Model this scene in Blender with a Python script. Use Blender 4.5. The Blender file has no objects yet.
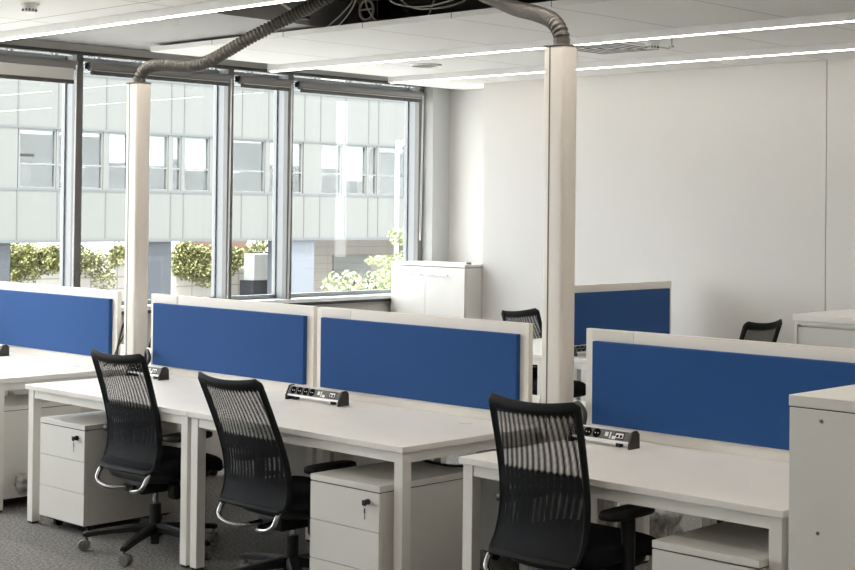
import bpy, bmesh, math, random
from mathutils import Vector, Matrix
random.seed(7)
scene = bpy.context.scene
COL = scene.collection
PI = math.pi

# ------------------------------------------------------------------ materials
def mat(name, color, rough=0.5, metal=0.0, spec=0.5, noise=0.0, nscale=40.0, bump=0.0, sheen=0.0, coord='Object'):
    m = bpy.data.materials.new(name); m.use_nodes = True
    nt = m.node_tree; b = nt.nodes['Principled BSDF']
    b.inputs['Base Color'].default_value = (*color, 1)
    b.inputs['Roughness'].default_value = rough
    b.inputs['Metallic'].default_value = metal
    b.inputs['Specular IOR Level'].default_value = spec
    if sheen: 
        b.inputs['Sheen Weight'].default_value = sheen
        b.inputs['Sheen Roughness'].default_value = 0.5
    if noise or bump:
        tc = nt.nodes.new('ShaderNodeTexCoord')
        n = nt.nodes.new('ShaderNodeTexNoise'); n.inputs['Scale'].default_value = nscale
        n.inputs['Detail'].default_value = 4
        nt.links.new(tc.outputs[coord], n.inputs['Vector'])
        if noise:
            r = nt.nodes.new('ShaderNodeValToRGB')
            r.color_ramp.elements[0].position = 0.3; r.color_ramp.elements[1].position = 0.7
            r.color_ramp.elements[0].color = (*[max(0, c*(1-noise)) for c in color], 1)
            r.color_ramp.elements[1].color = (*[min(1, c*(1+noise)) for c in color], 1)
            nt.links.new(n.outputs['Fac'], r.inputs['Fac']); nt.links.new(r.outputs['Color'], b.inputs['Base Color'])
        if bump:
            bp = nt.nodes.new('ShaderNodeBump'); bp.inputs['Strength'].default_value = bump; bp.inputs['Distance'].default_value = 0.005
            nt.links.new(n.outputs['Fac'], bp.inputs['Height']); nt.links.new(bp.outputs['Normal'], b.inputs['Normal'])
    return m

def emit(name, color, strength):
    m = bpy.data.materials.new(name); m.use_nodes = True
    nt = m.node_tree; nt.nodes.clear()
    o = nt.nodes.new('ShaderNodeOutputMaterial'); e = nt.nodes.new('ShaderNodeEmission')
    e.inputs['Color'].default_value = (*color, 1); e.inputs['Strength'].default_value = strength
    nt.links.new(e.outputs[0], o.inputs[0]); return m

def glass(name, tint=(0.97, 0.98, 0.975), ior=1.33):
    m = bpy.data.materials.new(name); m.use_nodes = True
    nt = m.node_tree; nt.nodes.clear()
    o = nt.nodes.new('ShaderNodeOutputMaterial'); mx = nt.nodes.new('ShaderNodeMixShader')
    t = nt.nodes.new('ShaderNodeBsdfTransparent'); t.inputs[0].default_value = (*tint, 1)
    g = nt.nodes.new('ShaderNodeBsdfGlossy'); g.inputs['Roughness'].default_value = 0.0
    f = nt.nodes.new('ShaderNodeFresnel'); ge = nt.nodes.new('ShaderNodeNewGeometry')
    mr = nt.nodes.new('ShaderNodeMapRange'); mr.inputs['To Min'].default_value = ior; mr.inputs['To Max'].default_value = 1/ior
    nt.links.new(ge.outputs['Backfacing'], mr.inputs['Value']); nt.links.new(mr.outputs[0], f.inputs['IOR'])
    nt.links.new(f.outputs[0], mx.inputs[0]); nt.links.new(t.outputs[0], mx.inputs[1]); nt.links.new(g.outputs[0], mx.inputs[2])
    nt.links.new(mx.outputs[0], o.inputs[0]); return m

def mesh_fabric(name, period, duty, warp, wfreq):
    # knitted mesh: fine vertical strands with open slots between them (UV in metres)
    m = bpy.data.materials.new(name); m.use_nodes = True
    nt = m.node_tree; b = nt.nodes['Principled BSDF']; out = nt.nodes['Material Output']
    b.inputs['Base Color'].default_value = (0.009, 0.010, 0.0125, 1); b.inputs['Roughness'].default_value = 0.75; b.inputs['Specular IOR Level'].default_value = 0.2
    uv = nt.nodes.new('ShaderNodeUVMap'); uv.uv_map = 'UVMap'
    sp = nt.nodes.new('ShaderNodeSeparateXYZ'); nt.links.new(uv.outputs[0], sp.inputs[0])
    def M(op, a, b_=None):
        n = nt.nodes.new('ShaderNodeMath'); n.operation = op
        for i, v in enumerate((a, b_)):
            if v is None: continue
            if isinstance(v, (int, float)): n.inputs[i].default_value = v
            else: nt.links.new(v, n.inputs[i])
        return n.outputs[0]
    w = M('MULTIPLY', M('SINE', M('ADD', M('MULTIPLY', sp.outputs[1], wfreq), M('MULTIPLY', sp.outputs[0], 7.0))), warp)
    x = M('FRACT', M('ADD', M('DIVIDE', M('ADD', sp.outputs[0], w), period), 100.0))
    # slots per height zone: open at the top, closed band, finer below, closed hem
    hz = nt.nodes.new('ShaderNodeValToRGB'); hz.color_ramp.interpolation = 'LINEAR'
    els = hz.color_ramp.elements
    pts = [(0.0, 0.0), (0.16, 0.0), (0.24, duty*0.5), (0.40, duty*0.6), (0.44, duty*0.12), (0.53, duty*0.12), (0.555, duty), (0.90, duty), (0.93, 0.0)]
    while len(els) < len(pts): els.new(0.5)
    for e, (p, v) in zip(els, pts): e.position = p; e.color = (v, v, v, 1)
    nt.links.new(M('DIVIDE', sp.outputs[1], 0.57), hz.inputs[0])
    fac = M('LESS_THAN', x, hz.outputs[0])
    t = nt.nodes.new('ShaderNodeBsdfTransparent'); mx = nt.nodes.new('ShaderNodeMixShader')
    nt.links.new(fac, mx.inputs[0]); nt.links.new(b.outputs[0], mx.inputs[1]); nt.links.new(t.outputs[0], mx.inputs[2])
    nt.links.new(mx.outputs[0], out.inputs[0]); return m

def tile_mat(name, color, joint, sx, sy, w, ox=0.0, oy=0.0, axes=(0, 1), rough=0.8):
    # panels with thin dark joints in object space
    m = mat(name, color, rough); nt = m.node_tree; b = nt.nodes['Principled BSDF']
    tc = nt.nodes.new('ShaderNodeTexCoord'); sp = nt.nodes.new('ShaderNodeSeparateXYZ')
    nt.links.new(tc.outputs['Object'], sp.inputs[0])
    def M(op, a, b_=None):
        n = nt.nodes.new('ShaderNodeMath'); n.operation = op
        for i, v in enumerate((a, b_)):
            if v is None: continue
            if isinstance(v, (int, float)): n.inputs[i].default_value = v
            else: nt.links.new(v, n.inputs[i])
        return n.outputs[0]
    fs = []
    for ax, s, o in ((axes[0], sx, ox), (axes[1], sy, oy)):
        if not s: continue
        f = M('FRACT', M('ADD', M('DIVIDE', M('SUBTRACT', sp.outputs[ax], o), s), 100.0))
        fs.append(M('LESS_THAN', f, w/s))
    k = fs[0] if len(fs) == 1 else M('MAXIMUM', fs[0], fs[1])
    mx = nt.nodes.new('ShaderNodeMix'); mx.data_type = 'RGBA'
    nt.links.new(k, mx.inputs[0]); mx.inputs[6].default_value = (*color, 1); mx.inputs[7].default_value = (*joint, 1)
    nt.links.new(mx.outputs[2], b.inputs['Base Color']); return m

MT = dict(
    lam=mat('white_laminate', (0.74, 0.72, 0.68), 0.42, noise=0.015, nscale=6),
    lamtop=mat('desk_laminate', (0.83, 0.805, 0.76), 0.38, noise=0.02, nscale=5),
    steel=mat('white_powder_coat', (0.80, 0.78, 0.74), 0.45),
    gap=mat('shadow_gap_edge', (0.10, 0.095, 0.09), 0.7),
    frame=mat('cream_screen_frame', (0.82, 0.765, 0.70), 0.5),
    blue=mat('blue_felt', (0.021, 0.076, 0.235), 0.92, spec=0.15, noise=0.10, nscale=320, bump=0.15, sheen=0.12),
    plate=mat('clear_name_plate', (0.76, 0.72, 0.66), 0.25),
    pole=mat('pole_white', (0.79, 0.74, 0.68), 0.35),
    seam=mat('pole_seam', (0.13, 0.115, 0.10), 0.6),
    hose=mat('grey_hose', (0.075, 0.069, 0.061), 0.42),
    black=mat('black_plastic', (0.011, 0.011, 0.012), 0.45, spec=0.35),
    blackfab=mat('black_fabric', (0.011, 0.012, 0.015), 0.9, spec=0.2, bump=0.2, nscale=300),
    rim=mat('black_knit_rim', (0.008, 0.0085, 0.0095), 0.7, spec=0.25),
    chrome=mat('chrome', (0.36, 0.36, 0.36), 0.22, metal=1.0),
    caster=mat('grey_caster', (0.16, 0.155, 0.15), 0.4),
    alu=mat('satin_aluminium', (0.74, 0.73, 0.71), 0.38, metal=0.15),
    face=mat('dark_grey_face', (0.13, 0.13, 0.13), 0.55, spec=0.2),
    endcap=mat('dark_end_cap', (0.045, 0.041, 0.038), 0.6, spec=0.2),
    hole=mat('socket_well', (0.004, 0.004, 0.004), 0.9, spec=0.05),
    white=mat('white_plastic', (0.78, 0.77, 0.75), 0.35),
    wall=mat('white_wall_paint', (0.61, 0.595, 0.57), 0.75, noise=0.01, nscale=2),
    colshade=mat('column_white_shaded', (0.36, 0.36, 0.345), 0.75),  # white column; grey tone imitates the shade on its room-side face
    ceil=mat('soffit_paint', (0.42, 0.415, 0.40), 0.85),
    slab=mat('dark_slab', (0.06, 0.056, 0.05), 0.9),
    mull=mat('mullion_grey', (0.21, 0.22, 0.23), 0.4),
    brack=mat('mullion_inner', (0.13, 0.125, 0.12), 0.5),
    blind=mat('blind_fabric', (0.62, 0.60, 0.57), 0.85),
    blindtube=mat('blind_tube', (0.20, 0.195, 0.19), 0.6),
    dark=mat('dark_trim', (0.07, 0.065, 0.06), 0.6),
    sill=mat('window_sill', (0.84, 0.85, 0.86), 0.4),
    glass=glass('window_glass'),
    fglass=glass('facade_glass', (0.93, 0.96, 0.95), 1.5),
    led=emit('led_strip', (1.0, 0.92, 0.82), 28.0), ledrear=emit('led_strip_rear', (1.0, 0.93, 0.84), 9.0), leddim=emit('led_strip_dim', (1.0, 0.94, 0.86), 13.0),
    duct=mat('galvanised_duct', (0.26, 0.25, 0.235), 0.35, metal=0.9),
    cable=mat('black_cable', (0.012, 0.012, 0.012), 0.5),
    cablegrey=mat('grey_cable', (0.5, 0.47, 0.42), 0.5),
    bag=mat('grey_plastic', (0.34, 0.33, 0.31), 0.3, noise=0.5, nscale=30),
    beige=mat('greyish_front', (0.60, 0.585, 0.54), 0.5),
    # outside
    panel=mat('facade_panel', (0.071, 0.074, 0.0695), 0.55, noise=0.02, nscale=0.4),
    joint=mat('facade_joint', (0.050, 0.057, 0.058), 0.6),
    fframe=mat('facade_window_frame', (0.08, 0.085, 0.085), 0.5),
    fblind=mat('facade_blind', (0.36, 0.37, 0.36), 0.8),
    froom=mat('facade_room', (0.15, 0.15, 0.14), 0.9, noise=0.4, nscale=0.5),
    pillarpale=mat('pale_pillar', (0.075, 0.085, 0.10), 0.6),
    pillar=mat('pillar_shaded', (0.016, 0.020, 0.026), 0.6),  # darker copy of the pillar colour, imitates pillars lying in shadow
    stone=mat('pale_stone', (0.5, 0.47, 0.43), 0.9, noise=0.25, nscale=2.5),
    ground=mat('pale_paving', (0.34, 0.335, 0.32), 0.9),
    leaf=mat('ivy_leaf', (0.19, 0.20, 0.075), 0.6, noise=0.35, nscale=1.5),
    leafy=mat('yellow_green_leaf', (0.19, 0.22, 0.11), 0.6, noise=0.3, nscale=3),
    bark=mat('bark', (0.16, 0.12, 0.09), 0.9),
    brown=mat('brown_render', (0.16, 0.10, 0.08), 0.8),
    parasol=mat('white_canvas', (0.5, 0.5, 0.49), 0.8),
    lamp=mat('lamp_post_white', (0.48, 0.48, 0.47), 0.5),
)
MT['carpet'] = mat('carpet', (0.20, 0.192, 0.182), 0.95, spec=0.1, noise=0.55, nscale=70, bump=0.5)
MT['raft'] = tile_mat('ceiling_tiles', (0.86, 0.85, 0.825), (0.22, 0.20, 0.18), 1.2, 0.6, 0.008, 0.32, 0.49)
MT['raft_far'] = tile_mat('ceiling_tiles_long', (0.86, 0.85, 0.825), (0.36, 0.34, 0.32), 0.75, 0, 0.008, -0.33, 0)
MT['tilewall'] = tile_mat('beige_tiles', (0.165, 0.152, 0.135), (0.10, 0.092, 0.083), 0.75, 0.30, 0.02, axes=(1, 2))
MT['stonewall'] = tile_mat('stone_blocks', (0.55, 0.52, 0.48), (0.36, 0.33, 0.30), 1.1, 0.42, 0.05, axes=(1, 2), rough=0.9)
MT['mesh_front'] = mesh_fabric('seat_mesh', 0.0042, 0.51, 0.0012, 8.0)
MT['mesh_rear'] = mesh_fabric('back_mesh', 0.0049, 0.51, -0.0016, 11.0)

# ------------------------------------------------------------------ mesh builder
class MB:
    def __init__(s): s.bm = bmesh.new()
    def box(s, a, b, bev=0.0, seg=2):
        a = Vector(a); b = Vector(b)
        t = bmesh.new(); bmesh.ops.create_cube(t, size=1)
        d = b - a; c = (a + b)/2
        for v in t.verts: v.co = Vector((v.co.x*d.x, v.co.y*d.y, v.co.z*d.z)) + c
        if bev: bmesh.ops.bevel(t, geom=t.edges[:], offset=bev, segments=seg, profile=0.5, affect='EDGES')
        s._add(t); return s
    def _add(s, t, M=None):
        if M is not None: t.transform(M)
        me = bpy.data.meshes.new('tmp'); t.to_mesh(me); t.free(); s.bm.from_mesh(me); bpy.data.meshes.remove(me)
    def cyl(s, p, q, r, r2=None, n=16, caps=True):
        p = Vector(p); q = Vector(q); d = q - p
        t = bmesh.new(); bmesh.ops.create_cone(t, cap_ends=caps, segments=n, radius1=r, radius2=r if r2 is None else r2, depth=d.length)
        M = Matrix.Translation((p + q)/2) @ d.to_track_quat('Z', 'Y').to_matrix().to_4x4()
        s._add(t, M); return s
    def tube(s, pts, r, n=10, closed=False, rf=None):
        pts = [Vector(p) for p in pts]; N = len(pts); rings = []
        up = None
        for i, p in enumerate(pts):
            t = (pts[(i+1) % N] - pts[i-1]) if (closed or 0 < i < N-1) else (pts[1]-pts[0] if i == 0 else pts[-1]-pts[-2])
            t.normalize()
            if up is None: up = Vector((0, 0, 1)) if abs(t.z) < .9 else Vector((1, 0, 0))
            a = t.cross(up)
            if a.length < 1e-6: a = t.orthogonal()
            a.normalize(); b = t.cross(a).normalized(); up = -b if False else a.cross(t).normalized()
            rr = rf(i) if rf else r
            rings.append([s.bm.verts.new(p + (a*math.cos(2*PI*k/n) + up*math.sin(2*PI*k/n))*rr) for k in range(n)])
        for i in range(N if closed else N-1):
            A, B = rings[i], rings[(i+1) % N]
            for k in range(n): s.bm.faces.new((A[k], A[(k+1) % n], B[(k+1) % n], B[k]))
        if not closed:
            s.bm.faces.new(rings[0][::-1]); s.bm.faces.new(rings[-1])
        return s
    def prism(s, poly, axis, a, b):
        # poly: 2D points extruded along axis ('x','y','z') from a to b
        def P(u, v, w): return {'x': (w, u, v), 'y': (u, w, v), 'z': (u, v, w)}[axis]
        A = [s.bm.verts.new(P(u, v, a)) for u, v in poly]; B = [s.bm.verts.new(P(u, v, b)) for u, v in poly]
        n = len(poly)
        s.bm.faces.new(A[::-1]); s.bm.faces.new(B)
        for i in range(n): s.bm.faces.new((A[i], A[(i+1) % n], B[(i+1) % n], B[i]))
        return s
    def superq(s, c, d, e1=0.35, e2=0.35, nu=28, nv=14, fn=None):
        sg = lambda x, e: math.copysign(abs(x)**e, x)
        g = []
        for j in range(nv+1):
            ph = -PI/2 + PI*j/nv; row = []
            for i in range(nu):
                th = 2*PI*i/nu
                p = Vector((sg(math.cos(ph), e1)*sg(math.cos(th), e2), sg(math.cos(ph), e1)*sg(math.sin(th), e2), sg(math.sin(ph), e1)))
                p = Vector((c[0]+p.x*d[0]/2, c[1]+p.y*d[1]/2, c[2]+p.z*d[2]/2))
                if fn: p = fn(p)
                row.append(s.bm.verts.new(p))
            g.append(row)
        for j in range(nv):
            for i in range(nu):
                s.bm.faces.new((g[j][i], g[j][(i+1) % nu], g[j+1][(i+1) % nu], g[j+1][i]))
        bmesh.ops.remove_doubles(s.bm, verts=s.bm.verts[:], dist=1e-5)
        return s
    def quad(s, *p):
        s.bm.faces.new([s.bm.verts.new(q) for q in p]); return s
    def build(s, name, m, parent=None, smooth=False, origin=None):
        bmesh.ops.recalc_face_normals(s.bm, faces=s.bm.faces[:])
        me = bpy.data.meshes.new(name)
        if origin is not None: s.bm.transform(Matrix.Translation(-Vector(origin)))
        s.bm.to_mesh(me); s.bm.free()
        me.materials.append(m)
        if smooth:
            try: me.shade_smooth()
            except Exception:
                for p in me.polygons: p.use_smooth = True
            if smooth == 'auto':
                try: me.set_sharp_from_angle(angle=math.radians(35))
                except Exception: pass
        o = bpy.data.objects.new(name, me); COL.objects.link(o)
        if origin is not None: o.location = origin
        if parent is not None: o.parent = parent
        return o

def B(name, a, b, m, parent=None, bev=0.0):
    return MB().box(a, b, bev).build(name, m, parent)
def tag(o, label, cat, group=None, kind=None):
    o['label'] = label; o['category'] = cat
    if group: o['group'] = group
    if kind: o['kind'] = kind
    return o
def thing(name, label, cat, loc=(0, 0, 0), rz=0.0, group=None):
    o = bpy.data.objects.new(name, None); o.empty_display_size = 0.1; COL.objects.link(o)
    o.location = loc; o.rotation_euler = (0, 0, rz)
    return tag(o, label, cat, group)
def struct(o, label=None):
    o['kind'] = 'structure'
    if label: o['label'] = label
    return o
def copy_tree(o, parent=None):
    c = o.copy(); COL.objects.link(c)
    if parent is not None: c.parent = parent
    for ch in list(o.children): copy_tree(ch, c)
    return c
def again(src, loc, rz, label, group=None):
    c = copy_tree(src); c.location = loc; c.rotation_euler = (0, 0, rz); c['label'] = label
    if group: c['group'] = group
    return c
def bez(pts, per=10):
    # Catmull-Rom through points
    P = [Vector(p) for p in pts]; P = [P[0]*2-P[1]] + P + [P[-1]*2-P[-2]]; out = []
    for i in range(1, len(P)-2):
        for k in range(per):
            t = k/per
            out.append(0.5*((2*P[i]) + (P[i+1]-P[i-1])*t + (2*P[i-1]-5*P[i]+4*P[i+1]-P[i+2])*t*t + (3*P[i]-P[i-1]-3*P[i+1]+P[i+2])*t**3))
    out.append(P[-2]); return out

# ------------------------------------------------------------------ the room
XW, YB, XR, YF = -2.2, 5.55, 9.4, -6.6
ZS, ZL = 2.81, 2.76            # tile fields and light line heights
struct(B('floor', (XW-0.2, YF-0.1, -0.12), (XR+0.1, YB+0.1, 0), MT['carpet']), 'dark grey speckled carpet floor')
YW, XC = 5.06, -1.275           # face of the end wall, and the corner of the recess beside the windows
wb = MB().box((XC, YW+0.03, 0), (XR, YW+0.3, 3.45)).box((XW-0.25, YB-0.05, 0), (XC, YB+0.1, 3.45)).build('wall_back', MT['wall']); struct(wb, 'plain white end wall behind the desks')
B('panel', (XC, YW, 0.0), (1.905, YW+0.03, 2.90), MT['wall'], wb)
B('panel', (1.911, YW, 0.0), (XR, YW+0.03, 2.90), MT['wall'], wb)
struct(B('wall_right', (XR, YF, 0), (XR+0.12, YB, 3.45), MT['wall']))
struct(B('wall_front', (XW-0.2, YF-0.12, 0), (XR+0.1, YF, 3.45), MT['wall']))
ZSILL, ZH = 0.955, 2.785
ww = MB().box((XW-0.16, YF, 0), (XW-0.005, YB, ZSILL-0.03)).box((XW-0.16, YF, ZH+0.02), (XW, YB, 3.45)).box((XW-0.16, 5.28, 0), (XW, YB, 3.45))
struct(ww.build('wall_window', MT['wall']), 'white parapet and lintel of the glazed wall')
struct(B('column', (XW-0.02, 5.28, 0), (-2.075, YB-0.052, 2.86), MT['colshade']), 'square white column between windows and end wall')
sl = B('sill', (XW-0.15, YF, ZSILL-0.03), (XW+0.045, 5.28, ZSILL), MT['sill']); sl.name = 'trim_1'; struct(sl, 'white window sill board')
struct(B('trim_2', (XW-0.10, YF, ZSILL-0.055), (XW+0.03, 5.28, ZSILL-0.031), MT['dark']), 'dark shadow strip under the window sill')
struct(B('trim_3', (XW-0.02, YF, ZH), (XW+0.03, 5.28, ZH+0.025), MT['dark']), 'dark head bar above the windows')
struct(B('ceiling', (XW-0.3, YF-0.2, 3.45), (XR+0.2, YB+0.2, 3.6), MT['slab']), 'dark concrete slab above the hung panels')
so = MB().box((XW, YF, 2.865), (-0.06, YB, 3.05)).build('ceiling_soffit', MT['ceil']); struct(so, 'grey painted soffit along the windows')

# windows: bays between mullions
mul = [-5.8, -4.3, -2.8, -1.3, 0.2, 1.70, 3.08, 3.70]
edges = [YF] + mul + [5.225]
for i in range(len(edges)-1):
    y0 = edges[i] + (0.055 if i else 0); y1 = edges[i+1]
    n = i+1
    fr = MB()
    fr.box((XW-0.165, y0, ZSILL), (XW-0.125, y1, ZSILL+0.035)).box((XW-0.165, y0, ZH-0.03), (XW-0.125, y1, ZH))
    fr.box((XW-0.165, y0, ZSILL), (XW-0.125, y0+0.02, ZH)).box((XW-0.165, y1-0.012, ZSILL), (XW-0.125, y1, ZH))
    w = struct(fr.build('window_%d' % n, MT['mull']), 'tall clear office window facing the street')
    B('glass', (XW-0.158, y0+0.02, ZSILL+0.03), (XW-0.150, y1-0.012, ZH-0.03), MT['glass'], w)
    # deep mullion at its far side
    d = MB().box((XW-0.15, y1, ZSILL), (XW-0.045, y1+0.055, ZH))
    B('inner_post', (XW-0.045, y1-0.002, ZSILL), (XW+0.005, y1+0.055, ZH+0.02), MT['brack'], d.build('mullion', MT['mull'], w))

# roller blinds
def blind(y0, y1, drop, label, zc=0.98):
    t = thing('roller_blind', label, 'blind', (XW, (y0+y1)/2, ZH), 0, 'roller blinds above the windows')
    c = -(y0+y1)/2
    L = lambda p: (p[0], p[1]+c, p[2]-ZH)
    MB().cyl(L((0.055, y0, 2.705)), L((0.055, y1, 2.705)), 0.034, n=18).build('blind_tube', MT['blindtube'], t, 'auto')
    for y in (y0, y1-0.012): B('bracket', L((0.0, y, 2.69)), L((0.06, y+0.008, 2.735)), MT['dark'], t)
    zb = 2.67-drop
    B('blind_fabric', L((0.072, y0+0.03, zb)), L((0.075, y1-0.03, 2.683)), MT['blind'], t)
    MB().box(L((0.062, y0+0.004, zb-0.028)), L((0.084, y1-0.03, zb)), 0.004).build('bottom_bar', MT['dark'], t)
    pts = [L((0.09, y1-0.02, 2.70)), L((0.07, y1-0.02, zc+0.02)), L((0.085, y1-0.035, zc)), L((0.095, y1-0.03, zc+0.02)), L((0.1, y1-0.02, 2.70))]
    MB().tube(bez(pts, 6), 0.002, 5).build('pull_cord', MT['white'], t)
blind(0.27, 1.66, 0.075, 'half-lowered pale roller blind on the window beside the first pole')
blind(1.77, 3.06, -0.002, 'rolled-up grey blind above the wide window behind the first power pole')
blind(3.15, 3.68, -0.002, 'rolled-up grey blind above the narrow middle window')
blind(3.77, 5.20, -0.002, 'rolled-up grey blind above the window next to the white column', 1.5)

# hung ceiling panels and light lines
def raft(name, x0, x1, y0, y1, m, label, t=0.034):
    o = MB().box((x0, y0, ZS), (x1, y1, ZS+t)).build(name, m)
    for x in (0.4, 3.0, 6.0, 8.6):
        for y in (y0+0.15, y1-0.15): MB().cyl((x, y, ZS+t), (x, y, 3.45), 0.004, n=6).build('hanger', MT['dark'], o)
    return tag(o, label, 'ceiling panel', 'hung ceiling panels')
raft('ceiling_raft', -1.95, XR-0.05, -3.3, 0.70, MT['raft'], 'near hung white ceiling panel carrying the smoke detector')
raft('ceiling_raft', -1.79, XR-0.05, 2.05, 3.24, MT['raft_far'], 'hung white ceiling panel beyond the open ducts')
raft('ceiling_raft', -1.86, XR-0.05, 3.31, 4.54, MT['raft_far'], 'hung white ceiling panel with round downlight and air grille')
r4 = MB().box((-1.90, 4.61, 2.7625), (XR-0.05, YW-0.002, 2.862)).box((-1.90, YW-0.002, 2.7625), (XC-0.002, YB-0.06, 2.862)).build('ceiling_raft', MT['raft_far'])
tag(r4, 'last white ceiling strip against the end wall', 'ceiling panel', 'hung ceiling panels')
raft('ceiling_raft', -1.95, XR-0.05, YF+0.1, -4.0, MT['raft'], 'hung white ceiling panel behind the camera position')
def led(y, x0, h, label, wd, m='led'):
    t = thing('ceiling_light', label, 'ceiling light', (x0, y, ZL), 0, 'light lines in the ceiling')
    L = XR-0.06-x0; w = 0.062
    MB().box((0, -w/2, 0.004), (L, w/2, h), 0.002).build('housing', MT['white'], t)
    B('diffuser', (0.01, -wd/2, 0.0), (L-0.01, wd/2, 0.005), MT[m], t)
led(0.740, -1.95, 0.10, 'bright light line along the edge of the near ceiling panel', 0.020)
led(3.275, -1.92, 0.10, 'bright light line between the two middle ceiling panels', 0.013, 'leddim')
led(4.575, -1.90, 0.10, 'bright light line closest to the end wall', 0.013, 'leddim')
led(-1.40, -1.95, 0.045, 'added fill light line under the near ceiling panel, out of the picture', 0.04, 'ledrear')  # added unseen lamp, warm fill for the pedestal fronts
led(-3.65, -1.95, 0.10, 'light line behind the camera position', 0.04, 'ledrear')

# ceiling devices
def detector(x, y, z, label, rod=False):
    t = thing('smoke_detector', label, 'smoke detector', (x, y, z))
    MB().cyl((0, 0, -0.012), (0, 0, 0), 0.052, n=24).build('base', MT['white'], t, 'auto')
    MB().cyl((0, 0, -0.048), (0, 0, -0.012), 0.034, 0.044, n=24).build('sensor_head', MT['white'], t, 'auto')
    mb = MB()
    for k in range(12):
        a = 2*PI*k/12; p = Vector((math.cos(a), math.sin(a), 0))*0.0375
        mb.cyl(p+Vector((0, 0, -0.042)), p+Vector((0, 0, -0.030)), 0.0045, n=6)
    mb.build('vent_slot', MT['dark'], t)
detector(-0.20, 0.115, ZS, 'white smoke detector under the near ceiling panel')
detector(1.38, 3.75, ZS, 'white smoke detector under the far ceiling panel')
t = thing('ceiling_sprinkler', 'thin sprinkler pipe hanging beside the far smoke detector', 'sprinkler', (1.62, 3.62, ZS))
MB().cyl((0, 0, -0.055), (0, 0, 0), 0.006, n=8).build('pipe', MT['cablegrey'], t)
MB().cyl((0, 0, -0.064), (0, 0, -0.055), 0.016, n=12).build('head', MT['chrome'], t)
t = thing('downlight', 'round recessed downlight in the far ceiling panel', 'downlight', (-0.88, 3.95, ZS))
mb = MB(); pts = [(0.115*math.cos(2*PI*k/32), 0.115*math.sin(2*PI*k/32), -0.004) for k in range(32)]
mb.tube(pts, 0.012, 8, closed=True).build('trim_ring', MT['white'], t, True)
MB().cyl((0, 0, -0.006), (0, 0, 0), 0.10, n=32).build('reflector', MT['dark'], t)
t = thing('ceiling_air_grille', 'square slotted air grille in the far ceiling panel by the second pole', 'air vent', (0.95, 3.85, ZS))
MB().box((-0.29, -0.29, -0.008), (0.29, 0.29, 0)).build('plate', MT['white'], t)
mb = MB()
for k in range(4):
    h = 0.24-0.06*k
    for a, b in (((-h, -h), (h, -h+0.014)), ((-h, h-0.014), (h, h)), ((-h, -h), (-h+0.014, h)), ((h-0.014, -h), (h, h))):
        mb.box((a[0], a[1], -0.0105), (b[0], b[1], -0.006))
mb.build('slot', MT['dark'], t)

# services in the open strip of ceiling
t = tag(MB().cyl((-0.02, 2.62, 3.17), (XR, 2.62, 3.17), 0.235, n=36, caps=True).build('air_duct', MT['duct'], None, 'auto'), 'big round metal air duct above the ceiling panels', 'air duct')
mb = MB()
for k in range(8): MB().cyl((0.30+1.1*k, 2.62, 3.17), (0.36+1.1*k, 2.62, 3.17), 0.243, n=36).build('joint_band', MT['duct'], t, 'auto')
for x in (0.3, 2.4, 5.0): MB().cyl((x, 2.62, 3.38), (x, 2.62, 3.45), 0.01, n=6).build('hanger', MT['dark'], t)
t = tag(MB().cyl((0.12, 2.20, 3.10), (XR, 2.20, 3.10), 0.075, n=24).build('pipe', MT['duct'], None, 'auto'), 'dark metal pipe in front of the big duct', 'pipe')
MB().cyl((0.5, 2.2, 3.17), (0.5, 2.2, 3.45), 0.006, n=6).build('hanger', MT['dark'], t)
t = thing('duct_branch', 'short round duct branch with its open end facing the room', 'air duct', (0.26, 2.36, 2.955))
ring = [(0.062*math.cos(2*PI*k/28), -0.12, 0.062*math.sin(2*PI*k/28)) for k in range(28)]
MB().tube(ring, 0.009, 8, closed=True).build('rim', MT['cablegrey'], t, True)
MB().cyl((0, -0.115, 0), (0, 0.03, 0.02), 0.058, n=24).build('body', MT['hole'], t, 'auto')
MB().cyl((-0.05, -0.122, 0.004), (0.05, -0.122, 0.004), 0.006, n=8).build('damper', MT['cablegrey'], t)
def cablething(name, pts, r, m, label, cat='cable', group=None, per=10):
    return tag(MB().tube(bez(pts, per), r, 7).build(name, m, None, True), label, cat, group)
loops = [
    ([(0.62, 2.16, 3.2), (0.66, 2.14, 2.99), (0.82, 2.13, 2.905), (1.05, 2.13, 2.895), (1.22, 2.14, 2.93), (1.36, 2.16, 3.05), (1.42, 2.2, 3.2)], 'grey cable sagging in a wide loop below the pipe'),
    ([(0.52, 2.14, 3.2), (0.56, 2.13, 3.0), (0.74, 2.12, 2.925), (1.0, 2.12, 2.915), (1.30, 2.12, 2.985), (1.5, 2.16, 3.2)], 'second grey cable loop just above the sagging one'),
    ([(0.22, 2.18, 3.2), (0.23, 2.15, 3.02), (0.15, 2.13, 2.93), (0.02, 2.12, 2.852)], 'grey cable dropping steeply beside the duct branch'),
    ([(0.26, 2.18, 3.2), (0.27, 2.14, 3.02), (0.22, 2.13, 2.93), (0.13, 2.12, 2.852)], 'grey cable dropping to the panel next to the duct branch'),
    ([(0.40, 2.16, 3.15), (0.36, 2.14, 2.99), (0.42, 2.13, 2.90), (0.48, 2.12, 2.852)], 'short grey cable coming out below the duct branch'),
    ([(1.02, 2.18, 3.2), (0.98, 2.14, 3.0), (0.92, 2.12, 2.852)], 'thin grey cable falling straight onto the panel edge'),
]
for p, lab in loops: cablething('ceiling_cable', p, 0.0055, MT['cablegrey'], lab, 'cable', 'cables above the ceiling panels')
t = thing('suspension_wire', 'thin hanging wires with a dark gripper above the far panel', 'hanger', (-0.86, 2.12, ZS+0.034))
for a in (0, 0.02): MB().cyl((a, 0, 0), (a, 0, 0.59), 0.0025, n=6).build('wire', MT['cablegrey'], t)
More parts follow.
